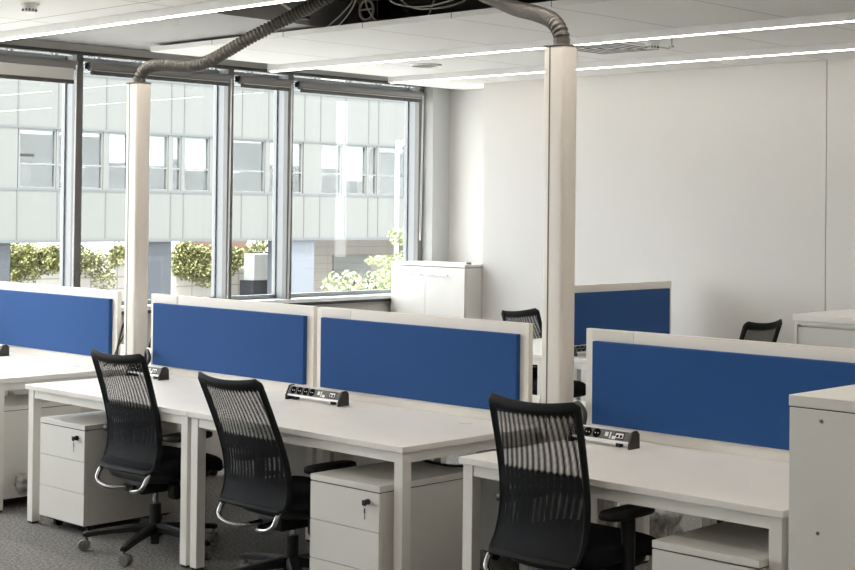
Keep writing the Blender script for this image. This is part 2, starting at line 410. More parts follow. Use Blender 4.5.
MB().cyl((0.01, 0, 0.018), (0.01, 0, 0.040), 0.013, n=10).build('gripper', MT['dark'], t)
t = tag(MB().cyl((0.16, 1.50, 3.00), (-0.01, 1.93, 2.905), 0.012, n=8).build('brace', MT['cablegrey'], None), 'slanting light steel strut at the open ceiling edge', 'strut')
MB().box((-0.05, 1.90, 2.885), (0.04, 1.96, 2.905)).build('foot_plate', MT['dark'], t)

# ------------------------------------------------------------------ desks
W, HD = 1.432, 0.74
def make_desk(label):
    # local: x 0..W, y 0 (front) .. 0.862
    t = thing('bench_desk', label, 'desk', (0, 0, 0), 0, 'white bench desks')
    MB().box((0.002, 0, HD-0.026), (W-0.002, 0.862, HD), 0.0025).build('tabletop', MT['lamtop'], t)
    for x0 in (0.014, W-0.064):
        for y0 in (0.014, 0.80):
            l = MB().box((x0, y0, 0.012), (x0+0.05, y0+0.05, HD-0.027), 0.0025).build('leg', MT['steel'], t)
            B('foot', (x0+0.006, y0+0.006, 0.0), (x0+0.044, y0+0.044, 0.012), MT['black'], l)
    for y0 in (0.019, 0.805): B('rail', (0.064, y0, HD-0.070), (W-0.064, y0+0.040, HD-0.027), MT['steel'], t)
    for x0 in (0.019, W-0.059): B('rail', (x0, 0.064, HD-0.070), (x0+0.040, 0.80, HD-0.027), MT['steel'], t)
    g = MB().cyl((W-0.30, 0.70, HD-0.001), (W-0.30, 0.70, HD+0.0015), 0.032, n=24).build('cable_port', MT['white'], t, 'auto')
    return t
desk = make_desk('white bench desk with the first mesh chair and a three-drawer pedestal beneath')
again(desk, (W, 0, 0), 0, 'white bench desk with the full power strip in view on top')
again(desk, (3.167, 0, 0), 0, 'white bench desk beside the tall white cabinet end panel')
again(desk, (-0.302-W, 0, 0), 0, 'white bench desk nearest the windows, cut off by the picture edge')
YFAR = 1.726
for x, lab in ((0, 'white desk hidden behind the first wide blue screen'), (W, 'white desk hidden behind the second wide blue screen'),
               (3.167, 'white desk behind the blue screen nearest the tall cabinet'), (-0.302-W, 'white desk behind the brightest blue screen by the windows')):
    again(desk, (x+W, YFAR, 0), PI, lab)
# second cluster by the end wall
X2, Y2 = 0.765, 3.41
again(desk, (X2+0.862, Y2, 0), PI/2, 'white desk by the end wall, chair on its cabinet side')
again(desk, (X2-0.862, Y2+W, 0), -PI/2, 'white desk by the end wall, chair on its window side')

# ------------------------------------------------------------------ screens
def make_screen(label):
    # local x 0..W, y -0.028..0, z 0..0.454
    t = thing('desk_screen', label, 'screen', (0, 0, 0), 0, 'blue desk divider screens')
    h = 0.454; b = 0.050; w0, w1 = 0.006, W-0.012
    fr = MB()
    fr.box((w0, 0, 0), (w1, 0.028, b)).box((w0, 0, h-b), (w1, 0.028, h)).box((w0, 0, b), (w0+b, 0.028, h-b)).box((w1-b, 0, b), (w1, 0.028, h-b))
    fr.box((w0+b, 0.008, b), (w1-b, 0.02, h-b))
    fr.build('frame', MT['frame'], t)
    MB().box((w0+b, -0.024, b), (w1-b, 0.0075, h-b), 0.004).build('fabric_pad', MT['blue'], t)
    MB().box((w0+b, 0.0205, b), (w1-b, 0.052, h-b), 0.004).build('fabric_pad', MT['blue'], t)
    B('name_plate', (w0+0.035, -0.0025, h-b+0.004), (w0+0.25, 0.0, h-0.006), MT['plate'], t)
    return t
SY = 0.848
sc = make_screen('first wide blue screen, between the two power poles, next to the window pole'); sc.location = (-0.060, SY, HD)
again(sc, (-0.049+W, SY, HD), 0, 'second wide blue screen, just before the white pole with bare desk ahead')
again(sc, (3.121, SY, HD), 0, 'dark blue screen running behind the tall white cabinet')
again(sc, (-0.394-W+0.012, SY, HD), 0, 'brightest blue screen, nearest the windows and cut by the picture edge')
again(sc, (X2+0.014, Y2+0.02, HD), PI/2, 'distant blue screen standing out from the end wall, seen past the white pole')

# ------------------------------------------------------------------ power strips
def make_strip(L, nsock, label, rev=False):
    t = thing('power_strip', label, 'power strip', (0, 0, 0), 0, 'desk power strips')
    # local: x 0..L, front at y=0, rear y=0.075
    prof = [(0.008, 0.020), (0.030, 0.066), (0.052, 0.068), (0.066, 0.056), (0.066, 0.020)]
    MB().prism(prof, 'x', 0.008, L-0.008).build('body', MT['alu'], t)
    cap = [(0.002, 0.0), (0.002, 0.022), (0.026, 0.070), (0.054, 0.072), (0.070, 0.058), (0.072, 0.0)]
    for a, b in ((0.0, 0.008), (L-0.008, L)): MB().prism(cap, 'x', a, b).build('end_cap', MT['endcap'], t)
    for a in (0.03, L-0.09): B('foot', (a, 0.03, 0.0), (a+0.02, 0.055, 0.02), MT['black'], t)
    # slanted face frame
    n = Vector((0, -0.046, 0.022)).normalized(); u = Vector((0, 0.022, 0.046)).normalized(); base = Vector((0, 0.008, 0.020))
    def F(x, s, d): return Vector((x, 0, 0)) + base + u*s + n*d
    def slab(mb, x0, x1, s0, s1, d0, d1):
        v = [mb.bm.verts.new(F(x, s, d)) for x in (x0, x1) for s in (s0, s1) for d in (d0, d1)]
        for q in ((0, 1, 3, 2), (4, 6, 7, 5), (0, 4, 5, 1), (2, 3, 7, 6), (0, 2, 6, 4), (1, 5, 7, 3)): mb.bm.faces.new([v[i] for i in q])
    mb = MB(); slab(mb, 0.012, L-0.012, 0.010, 0.050, 0.0005, 0.002); mb.build('face_plate', MT['face'], t)
    for k in range(nsock):
        x = 0.045 + 0.046*k; c = F(x, 0.030, 0.002)
        s = MB()
        ringp = [c + Vector((0.0195*math.cos(2*PI*i/20), 0, 0)) + u*(0.0195*math.sin(2*PI*i/20)) for i in range(20)]
        s.tube(ringp, 0.0014, 6, closed=True)
        so_ = s.build('socket', MT['endcap'], t, True)
        MB().cyl(c, c+n*0.0012, 0.019, n=20).build('well', MT['hole'], so_)
        q = MB(); q.cyl(c+Vector((-0.007, 0, 0)), c+Vector((-0.007, 0, 0))+n*0.002, 0.0025, n=8).cyl(c+Vector((0.007, 0, 0)), c+Vector((0.007, 0, 0))+n*0.002, 0.0025, n=8)
        q.build('contact', MT['alu'], so_)
    x = 0.045+0.046*nsock
    mb = MB(); slab(mb, x-0.004, x+0.012, 0.022, 0.040, 0.002, 0.003); slab(mb, x+0.020, x+0.026, 0.015, 0.042, 0.002, 0.003); mb.build('marking', MT['alu'], t)
    mb = MB(); slab(mb, x+0.034, x+0.052, 0.014, 0.026, 0.002, 0.004); mb.build('switch', MT['white'], t)
    x = L-0.062
    mb = MB(); slab(mb, x-0.024, x+0.024, 0.014, 0.046, 0.002, 0.0035); j = mb.build('data_port', MT['endcap'], t)
    mb = MB(); slab(mb, x-0.019, x+0.019, 0.020, 0.040, 0.0035, 0.0045); mb.build('faceplate', MT['white'], j)
    mb = MB(); slab(mb, x-0.015, x-0.003, 0.022, 0.033, 0.0045, 0.005); slab(mb, x+0.003, x+0.015, 0.022, 0.033, 0.0045, 0.005); mb.build('jack', MT['hole'], j)
    return t
ps = make_strip(0.395, 4, 'power strip with four round sockets in full view on the open desk')
ps.location = (1.388, 0.636, HD)
p3 = make_strip(0.315, 3, 'power strip half hidden by the nearest mesh chair'); p3.location = (3.208, 0.626, HD)
again(p3, (0.010, 0.632, HD), 0, 'power strip half hidden by the first mesh chair')
again(p3, (-1.72, 0.655, HD), 0, 'power strip whose dark end touches the picture edge on the window desk')
again(p3, (X2+0.20, Y2+0.10, HD), PI/2, 'small distant power strip beside the far blue screen')

# ------------------------------------------------------------------ pedestals
def make_ped(label, depth=0.58):
    # local x 0..0.42, y 0..depth
    t = thing('drawer_pedestal', label, 'drawer cabinet', (0, 0, 0), 0, 'three-drawer pedestals under the desks')
    MB().box((0, 0.020, 0.058), (0.42, depth, 0.545), 0.0015).build('carcass', MT['lam'], t)
    MB().box((-0.001, 0, 0.549), (0.421, depth+0.001, 0.574), 0.0015).build('top', MT['lam'], t)
    B('shadow_gap', (0.004, 0.004, 0.544), (0.416, depth-0.004, 0.550), MT['gap'], t)
    z = [0.058, 0.2215, 0.385, 0.5445]
    for k in range(3):
        d = MB().box((0, 0, z[k]+0.0015), (0.42, 0.0185, z[k+1]-0.0015), 0.0015).build('drawer', MT['lam'], t)
        if k == 2:
            l = MB().cyl((0.358, -0.005, 0.505), (0.358, 0.0, 0.505), 0.0125, n=20).build('lock', MT['chrome'], d, 'auto')
            l2 = MB().cyl((0.358, -0.016, 0.505), (0.358, -0.005, 0.505), 0.0115, 0.0125, n=18).box((0.351, -0.034, 0.493), (0.374, -0.030+0.002, 0.516), 0.004).box((0.355, -0.03, 0.503), (0.361, -0.015, 0.507)).build('key_head', MT['black'], d)
            k2 = MB().tube([(0.362, -0.026, 0.492+0.006*math.cos(a)-0.006) if False else (0.362+0.006*math.sin(a), -0.026, 0.487+0.006*math.cos(a)) for a in [2*PI*i/12 for i in range(12)]], 0.0009, 5, closed=True)
            k2.box((0.357, -0.027, 0.462), (0.367, -0.0255, 0.482), 0.0005).box((0.3605, -0.027, 0.437), (0.3645, -0.0255, 0.464))
            k2.build('spare_key', MT['chrome'], d)
    mb = MB()
    for x in (0.06, 0.36):
        for y in (0.08, depth-0.08):
            c = MB().cyl((x-0.012, y, 0.024), (x+0.012, y, 0.024), 0.024, n=18).box((x-0.016, y-0.01, 0.03), (x+0.016, y+0.01, 0.058)).build('caster', MT['black'], t, 'auto')
    B('plinth', (0.02, 0.03, 0.045), (0.40, depth-0.03, 0.058), MT['black'], t)
    return t
pd = make_ped('white pedestal with keys, left of the first mesh chair'); pd.location = (0.122, 0.022, 0)
again(pd, (2.352, -0.040, 0), 0, 'white pedestal with hanging keys between the middle chair and desk corner')
again(pd, (4.111, -0.036, 0), 0, 'white pedestal below the desk beside the tall white cabinet')
again(pd, (-0.372-0.42, 0.010, 0), 0, 'white pedestal under the desk nearest the windows')
again(pd, (1.22, YFAR-0.02, 0), PI, 'white pedestal on the far side behind the first mesh chair')
again(pd, (2.66, YFAR-0.02, 0), PI, 'white pedestal on the far side beyond the middle chair')
again(pd, (4.53, YFAR-0.02, 0), PI, 'white pedestal on the far side below the desk by the tall cabinet')
again(pd, (-0.39, YFAR-0.02, 0), PI, 'white pedestal on the far side of the window desk')

# ------------------------------------------------------------------ chairs
def make_chair(label, recline=0.0, flare=0.004, yb=-0.262):
    t = thing('office_chair', label, 'office chair', (0, 0, 0), 0, 'black mesh office chairs')
    Z0, HB = 0.415, 0.575
    def S(u, v, off=0.0):
        w = 0.208 + 0.004*v - 0.006*math.sin(PI*v) + flare*(1-v)
        y = yb + 0.080*math.sin(PI*min(1.0, v)**0.62) - 0.015*v - recline*v
        y += 0.030*u*u*(0.4+0.6*v) + 0.0
        z = Z0 + HB*v + (0.020*u*u - 0.006)*max(0, (v-0.6)/0.4)
        return Vector((u*w, y + off, z))
    nu, nv = 24, 34
    # rounded outline: clip u towards the corners
    def rc(u, v):
        m = 1.0
        for vv, r in ((1-v, 0.035), (v, 0.06)):
            if vv < r:
                m = min(m, 1-0.11*(1-math.sqrt(max(0, 1-(1-vv/r)**2))))
        return u*m
    def sheet(u0, u1, v0, v1, off, name, m, nu=nu, nv=nv, thick=0.0, parent=t):
        me_v, faces, uvs = [], [], []
        for j in range(nv+1):
            for i in range(nu+1):
                u = u0+(u1-u0)*i/nu; v = v0+(v1-v0)*j/nv
                p = S(rc(u, v), v, off); me_v.append(p); uvs.append((u*0.205, v*0.57))
        for j in range(nv):
            for i in range(nu):
                a = j*(nu+1)+i; faces.append((a, a+1, a+nu+2, a+nu+1))
        me = bpy.data.meshes.new(name); me.from_pydata([tuple(p) for p in me_v], [], faces)
        ul = me.uv_layers.new(name='UVMap')
        for lp in me.loops: ul.data[lp.index].uv = uvs[lp.vertex_index]
        me.materials.append(m)
        for p in me.polygons: p.use_smooth = True
        o = bpy.data.objects.new(name, me); COL.objects.link(o); o.parent = parent
        return o
    sheet(-0.96, 0.96, 0.02, 0.95, 0.010, 'mesh_panel', MT['mesh_front'])
    sheet(-0.96, 0.96, 0.02, 0.95, -0.014, 'mesh_panel', MT['mesh_rear'])
    # rim: closed shell around the edge
    mb = MB()
    bm = mb.bm
    path = []
    N = 30
    for i in range(N): path.append((-1+2*i/N, 0.0))
    for i in range(N): path.append((1.0, i/N))
    for i in range(N): path.append((1-2*i/N, 1.0))
    for i in range(N): path.append((-1.0, 1-i/N))
    def inner(u, v): return (max(-0.935, min(0.935, u)), max(0.035, min(0.925, v)))
    R = []
    for u, v in path:
        iu, iv = inner(u*0.9 if abs(v-0.5) == 0.5 else u, v)
        o = S(rc(u, v), v); q = S(rc(iu, iv), iv); mid = (o+q)/2
        R.append([bm.verts.new(o + Vector((0, 0.004, 0))), bm.verts.new(mid + Vector((0, 0.015, 0))), bm.verts.new(q + Vector((0, 0.012, 0))),
                  bm.verts.new(q + Vector((0, -0.016, 0))), bm.verts.new(mid + Vector((0, -0.019, 0))), bm.verts.new(o + Vector((0, -0.008, 0)))])
    n = len(R)
    for i in range(n):
        a, b = R[i], R[(i+1) % n]
        for k in range(6): bm.faces.new((a[k], a[(k+1) % 6], b[(k+1) % 6], b[k]))
    mb.build('back_frame', MT['rim'], t, True)
    # seat
    def dome(p): 
        if p.y > 0.17: p.z -= 0.9*(p.y-0.17)**2*4
        return p
    MB().superq((0, 0.045, 0.440), (0.485, 0.47, 0.085), 0.45, 0.38, 36, 14, dome).build('seat', MT['blackfab'], t, True)
    MB().superq((0, 0.03, 0.392), (0.42, 0.40, 0.07), 0.5, 0.4, 28, 10).build('seat_pan', MT['black'], t, True)
    MB().box((-0.085, -0.14, 0.300), (0.085, 0.12, 0.372), 0.015).cyl((-0.15, 0.04, 0.335), (0.15, 0.04, 0.335), 0.012, n=10).superq((0.155, 0.02, 0.318), (0.06, 0.10, 0.085), 0.4, 0.4, 14, 8).build('mechanism', MT['black'], t, 'auto')
    for s in (-1, 1):
        pts = [(s*0.190, yb+0.026, 0.418), (s*0.192, yb+0.006, 0.392), (s*0.187, yb-0.008, 0.362), (s*0.155, yb-0.010, 0.340), (s*0.09, yb, 0.328), (s*0.045, yb+0.03, 0.330), (s*0.035, -0.15, 0.335)]
        MB().tube(bez(pts, 8), 0.0115, 12).build('back_support', MT['chrome'], t, True)
    # armrests
    for s in (-1, 1):
        pts = [(s*0.12, 0.03, 0.352), (s*0.20, 0.03, 0.352), (s*0.238, 0.015, 0.375), (s*0.244, 0.012, 0.45), (s*0.244, 0.01, 0.53), (s*0.243, 0.005, 0.582)]
        P = bez(pts, 7)
        a = MB().tube(P, 0.02, 10, rf=lambda i: 0.030-0.006*math.sin(PI*i/len(P))).build('arm_post', MT['black'], t, True)
        MB().superq((s*0.243, 0.005, 0.590), (0.088, 0.28, 0.040), 0.5, 0.55, 24, 10).build('armrest', MT['black'], t, True)
    # column and star base
    MB().cyl((0, 0, 0.115), (0, 0, 0.235), 0.029, n=18).cyl((0, 0, 0.035), (0, 0, 0.115), 0.021, n=14).build('gas_column', MT['black'], t, 'auto')
    MB().cyl((0, 0, 0.235), (0, 0, 0.305), 0.015, n=14).build('piston', MT['chrome'], t, 'auto')
    MB().cyl((0, 0, 0.082), (0, 0, 0.135), 0.046, 0.036, n=20).build('hub', MT['black'], t, 'auto')
    for k in range(5):
        a = 0.17 + 2*PI*k/5; d = Vector((math.cos(a), math.sin(a), 0)); q = Vector((-d.y, d.x, 0))
        mb = MB(); bm = mb.bm; rg = []
        for r, z, h, w in ((0.03, 0.118, 0.042, 0.030), (0.12, 0.112, 0.034, 0.025), (0.22, 0.100, 0.028, 0.020), (0.335, 0.082, 0.026, 0.016), (0.350, 0.080, 0.018, 0.011)):
            c = d*r + Vector((0, 0, z))
            rg.append([bm.verts.new(c + q*sx*w*f + Vector((0, 0, sz*h/2))) for sx, sz, f in ((-1, -1, 1), (1, -1, 1), (1, 0.4, 1), (0.6, 1, 1), (-0.6, 1, 1), (-1, 0.4, 1))])
        for i in range(len(rg)-1):
            for j in range(6): bm.faces.new((rg[i][j], rg[i][(j+1) % 6], rg[i+1][(j+1) % 6], rg[i+1][j]))
        bm.faces.new(rg[0][::-1]); bm.faces.new(rg[-1])
        lg = mb.build('base_leg', MT['black'], t)
        c = d*0.333
        sw = a + 0.9 + k*1.3; e = Vector((math.cos(sw), math.sin(sw), 0)); off = Vector((-e.y, e.x, 0))*0.012
        cm = MB().cyl(c+Vector((0, 0, 0.045)), c+Vector((0, 0, 0.075)), 0.008, n=10)
        for s in (-1, 1):
            cc = c+off+Vector((0, 0, 0.029))
            cm.cyl(cc+e*s*0.004, cc+e*s*0.022, 0.029, 0.026, n=20)
        cm.superq(c+off+Vector((0, 0, 0.036)), (0.046, 0.046, 0.036), 0.6, 0.8, 14, 8)
        cm.build('caster', MT['caster'], lg, 'auto')
    return t
def set_height(c, dz):
    # gas lift: everything above the column moves
    for o in c.children:
        if o.name.split('.')[0] not in ('gas_column', 'hub', 'base_leg', 'piston'): o.location.z += dz
ch = make_chair('black mesh chair next to the pedestal by the window, pushed under the first desk', 0.05, 0.006, -0.205)
ch.location = (1.015, 0.125, 0); ch.rotation_euler = (0, 0, 0.02)
c2 = make_chair('black mesh chair in the middle, its high back leaning away from the desk', 0.13, 0.020)
c2.location = (2.020, 0.150, 0); set_height(c2, -0.025)
for o in c2.children:
    if o.name.startswith('base_leg'): o.rotation_euler = (0, 0, 0.45)
c3 = make_chair('nearest black mesh chair, with pale stripes of desk showing through its back', -0.01)
set_height(c3, 0.03)
c3.location = (3.662, 0.095, 0)
cb = again(ch, (-0.05, 4.40, 0), -PI/2, 'distant black mesh chair whose top shows over the screen before the second pole'); set_height(cb, -0.05)
again(ch, (1.655, 4.30, 0), PI/2-0.03, 'distant black mesh chair in front of the end wall near the low cabinet')
again(ch, (-1.15, 1.61, 0), PI, 'black chair tucked in on the far side of the window desk, glimpsed below its top')
again(ch, (0.385, 1.63, 0), PI, 'black chair on the far side of the first desk, glimpsed under the tabletop')
again(ch, (3.52, 1.61, 0), PI, 'black chair on the far side of the desk by the tall cabinet')

# ------------------------------------------------------------------ poles and hoses
def make_pole(label, px, py):
    t = thing('power_pole', label, 'power pole', (px, py, 0), 0, 'white power poles between desks')
    MB().box((-0.06, -0.05, 0.01), (0.06, 0.05, 2.425), 0.018, 4).build('shaft', MT['pole'], t, 'auto')
    B('seam', (-0.023, -0.0515, 0.02), (-0.017, -0.0495, 2.42), MT['seam'], t)
    MB().box((-0.061, -0.051, 2.421), (0.061, 0.051, 2.428), 0.003).build('top_cap', MT['seam'], t)
    MB().box((-0.062, -0.06, 0), (0.062, 0.06, 0.012), 0.003).build('base_plate', MT['steel'], t)
    MB().cyl((0.005, 0, 2.425), (0.005, 0, 2.462), 0.037, 0.035, n=20).build('collar', MT['hose'], t, 'auto')
    return t
pl = make_pole('white power pole in front of the windows with a hose bending toward the ceiling', -0.237, 0.870)
again(pl, (2.952, 0.870, 0), 0, 'white power pole before the plain wall, nearest the camera')
def even(P, step):
    out = [P[0]]; acc = 0.0
    for a, b in zip(P[:-1], P[1:]):
        d = (b-a).length; pos = step-acc
        while pos <= d: out.append(a.lerp(b, pos/d)); pos += step
        acc = (acc+d) % step
    return out
def hose(pts, label):
    P = even(bez(pts, 30), 0.0056)
    return tag(MB().tube(P, 0.035, 16, rf=lambda i: (0.0375, 0.0375, 0.031, 0.031)[i % 4]).build('flexible_hose', MT['hose'], None, 'auto'), label, 'hose', 'corrugated hoses')
hose([(-0.232, 0.870, 2.445), (-0.212, 0.875, 2.485), (-0.16, 0.885, 2.515), (-0.04, 0.90, 2.523), (0.17, 0.93, 2.506), (0.30, 0.96, 2.526), (0.42, 1.0, 2.578), (0.55, 1.06, 2.650), (0.735, 1.2, 2.768), (0.955, 1.3, 2.878), (1.2, 1.45, 3.02), (1.35, 1.62, 3.25), (1.38, 1.65, 3.45)],
     'grey corrugated hose sweeping up from the pole by the windows')
hose([(2.957, 0.870, 2.445), (2.950, 0.872, 2.480), (2.915, 0.88, 2.525), (2.84, 0.92, 2.562), (2.71, 0.98, 2.602), (2.53, 1.05, 2.648), (2.30, 1.17, 2.722), (2.09, 1.29, 2.79), (1.90, 1.38, 2.90), (1.82, 1.5, 3.15), (1.82, 1.5, 3.45)],
     'grey corrugated hose curving up from the pole before the plain wall')

# cables around the desks
cablething('data_cable', [(-0.350, 0.90, 1.02), (-0.345, 0.86, 1.00), (-0.350, 0.84, 0.93), (-0.355, 0.825, 0.85), (-0.350, 0.82, 0.78), (-0.350, 0.80, 0.752)], 0.007, MT['cable'], 'thick black cable hanging between the brightest screen and its pole', 'cable', 'cables in the desk gaps')
cablething('data_cable', [(-0.345, 0.88, 0.96), (-0.36, 0.84, 0.88), (-0.40, 0.82, 0.79), (-0.43, 0.78, 0.749)], 0.005, MT['cable'], 'thin black cable running down to the window desk edge', 'cable', 'cables in the desk gaps')
cablething('data_cable', [(2.876, 0.90, 0.95), (2.874, 0.87, 0.90), (2.875, 0.85, 0.84), (2.877, 0.85, 0.70), (2.877, 0.85, 0.45)], 0.008, MT['cablegrey'], 'grey cable hanging beside the nearer pole', 'cable', 'cables in the desk gaps')
cablething('data_cable', [(2.878, 0.95, 0.93), (2.877, 0.92, 0.86), (2.878, 0.91, 0.74), (2.878, 0.91, 0.45), (2.878, 0.91, 0.01)], 0.006, MT['cable'], 'black cable hanging close to the nearer pole', 'cable', 'cables in the desk gaps')
cablething('plug_lead', [(0.06, 0.72, HD+0.03), (0.04, 0.77, HD+0.09), (-0.02, 0.80, HD+0.13), (-0.065, 0.825, HD+0.09), (-0.085, 0.845, HD-0.02), (-0.085, 0.87, HD-0.25)], 0.012, MT['cable'], 'black lead arching into the half hidden strip by the window pole', 'cable', 'power leads')
cablething('plug_lead', [(3.215, 0.71, HD+0.03), (3.19, 0.76, HD+0.10), (3.12, 0.80, HD+0.135), (3.085, 0.83, HD+0.09), (3.08, 0.86, HD-0.02), (3.08, 0.88, HD-0.25)], 0.012, MT['cable'], 'black lead arching into the strip behind the nearest chair', 'cable', 'power leads')
cablething('desk_cable', [(2.10, 0.35, 0.66), (2.30, 0.40, 0.63), (2.50, 0.45, 0.60), (2.62, 0.5, 0.582), (2.78, 0.56, 0.580), (2.80, 0.70, 0.50), (2.78, 0.76, 0.30)], 0.006, MT['cable'], 'black cable lying over the pedestal under the open desk corner', 'cable')
cablething('desk_cable', [(1.0, 3.385, 0.70), (0.97, 3.385, 0.64), (0.95, 3.38, 0.50), (0.98, 3.38, 0.30), (1.0, 3.38, 0.012)], 0.010, MT['cable'], 'black cable hanging from the distant desk edge', 'cable')

# ------------------------------------------------------------------ cabinets
t = thing('storage_cabinet', 'tall plain white cabinet closing the desk row, two small holes in its panel', 'cabinet', (4.615, 0, 0))
MB().box((0, 0.002, 0.03), (1.10, 0.84, 1.076), 0.002).build('body', MT['lam'], t)
MB().box((-0.002, 0, 1.080), (1.102, 0.842, 1.116), 0.0025).build('top', MT['lam'], t)
B('shadow_gap', (0.004, 0.006, 1.075), (1.096, 0.836, 1.081), MT['gap'], t)
B('plinth', (0.02, 0.03, 0), (1.08, 0.81, 0.03), MT['gap'], t)
for x, z in ((0.114, 1.042), (0.105, 0.687)): MB().cyl((x, -0.0006, z), (x, 0.003, z), 0.006, n=12).build('fixing_hole', MT['seam'], t)
t = thing('storage_cabinet', 'white two-door cabinet with bar handles in the corner by the windows', 'cabinet', (-2.145, 4.85, 0))
cw = 0.865
MB().box((0, 0.020, 0.05), (cw, 0.41, 1.215), 0.002).build('body', MT['lam'], t)
MB().box((-0.002, 0, 1.220), (cw+0.002, 0.412, 1.245), 0.002).build('top', MT['lam'], t)
B('shadow_gap', (0.004, 0.004, 1.214), (cw-0.004, 0.406, 1.221), MT['gap'], t)
B('plinth', (0.01, 0.03, 0), (cw-0.01, 0.40, 0.05), MT['gap'], t)
for x0, x1, hx in ((0.001, cw*0.475-0.0015, (0.115, 0.385)), (cw*0.475+0.0015, cw-0.001, (0.42, 0.695))):
    d = MB().box((x0, 0, 0.052), (x1, 0.0185, 1.213), 0.0015).build('door', MT['lam'], t)
    mb = MB().cyl((hx[0], -0.03, 1.150), (hx[1], -0.03, 1.150), 0.006, n=10)
    for x in (hx[0]+0.02, hx[1]-0.02): mb.cyl((x, -0.03, 1.150), (x, 0, 1.150), 0.005, n=8)
    mb.build('handle', MT['chrome'], d, 'auto')
t = tag(MB().cyl((-1.325, 4.95, 1.245), (-1.325, 4.95, 1.262), 0.022, n=16).build('cable_cap', MT['face'], None, 'auto'), 'small dark cap lying on the corner cabinet', 'cap')
t = thing('low_cabinet', 'low white cabinet with wide overhanging top against the end wall', 'cabinet', (2.115, 4.29, 0))
MB().box((-0.005, -0.005, 1.010), (1.60, 0.76, 1.055), 0.003).build('top', MT['lam'], t)
mb = MB().box((0, 0.012, 0), (0.018, 0.74, 1.008)).box((0.432, 0.012, 0), (0.45, 0.74, 1.008)).box((0.018, 0.012, 0.985), (0.432, 0.74, 1.008)).box((0.018, 0.05, 0), (0.432, 0.74, 0.985))
mb.build('carcass', MT['lam'], t)
B('door', (0.022, 0.022, 0.02), (0.428, 0.046, 0.972), MT['beige'], t)
MB().box((0.51, 0.20, 0), (1.58, 0.74, 1.008), 0.002).build('rear_unit', MT['lam'], t)

# small grey items below the desks
def lump(name, c, d, label, cat):
    rnd = random.Random(3)
    ph = [rnd.uniform(0, 6) for _ in range(6)]
    def f(p):
        q = Vector(p)-Vector(c)
        k = 1 + 0.09*math.sin(18*q.x/d[0]*0.5+ph[0]+3*q.z/d[2]) + 0.08*math.sin(9*q.y/d[1]+ph[1]) + 0.06*math.sin(14*q.z/d[2]+ph[2]+5*q.x/d[0])
        q *= k; r = Vector(c)+q
        return r
    return tag(MB().superq(c, d, 0.7, 0.6, 30, 18, f).build(name, MT['bag'], None, False), label, cat)
lump('plastic_bag', (-0.29, 0.19, 0.145), (0.08, 0.14, 0.105), 'crumpled grey plastic bag by the window desk pedestal', 'bag')
lump('plastic_bundle', (2.62, 1.98, 0.120), (0.36, 0.34, 0.225), 'grey plastic wrapped bundle on the floor beyond the nearest chair', 'bundle')

# ------------------------------------------------------------------ outside
GZ = -3.6
g = tag(MB().box((-90, -60, GZ-0.2), (XW-1.5, 110, GZ)).build('ground', MT['ground']), 'pale paved ground outside', 'ground', kind='structure')
FX = -30.0
bld = thing('office_building', 'pale panelled office building across the street with a strip of windows', 'building', (FX, 25, GZ))
def L(x, y, z): return (x-FX, y-25, z-GZ)
Y0, Y1 = -8.0, 46.0
zb, zs, zh, zu, zt = 0.69, 2.15, 3.89, 5.47, 7.9
B('spandrel', L(FX-0.3, Y0, zb), L(FX, Y1, zs), MT['panel'], bld)
B('spandrel', L(FX-0.3, Y0, zh), L(FX, Y1, zu), MT['panel'], bld)
B('parapet', L(FX-0.3, Y0, zt-0.7), L(FX, Y1, zt), MT['panel'], bld)
B('floor_slab', L(FX-3.0, Y0, zb-0.04), L(FX+0.03, Y1, zb), MT['joint'], bld)
B('floor_slab', L(FX-3.0, Y0, zs-0.3), L(FX-0.3, Y1, zs-0.1), MT['panel'], bld)
B('floor_slab', L(FX-3.0, Y0, zh+0.05), L(FX-0.3, Y1, zh+0.3), MT['fblind'], bld)
B('roof', L(FX-3.0, Y0, zt), L(FX, Y1, zt+0.1), MT['panel'], bld)
B('rear_wall', L(FX-3.1, Y0, zb), L(FX-3.0, Y1, zt), MT['froom'], bld)
joints = [17.66, 18.94, 20.55, 22.86, 23.34, 24.55, 25.59, 26.67, 28.2, 28.9, 30.03, 31.1, 31.57, 33.0, 34.5, 36.0, 37.5, 39.0, 15.9, 14.3, 12.8, 11.0, 9.4]
mb = MB()
for y in joints:
    for a, b in ((zb, zs), (zh, zu)): mb.box(L(FX-0.01, y-0.018, a), L(FX+0.012, y+0.018, b))
for z in (zs, zh, zu, zb+0.02): mb.box(L(FX-0.01, Y0, z-0.03), L(FX+0.02, Y1, z+0.03))
mb.build('panel_joint', MT['joint'], bld)
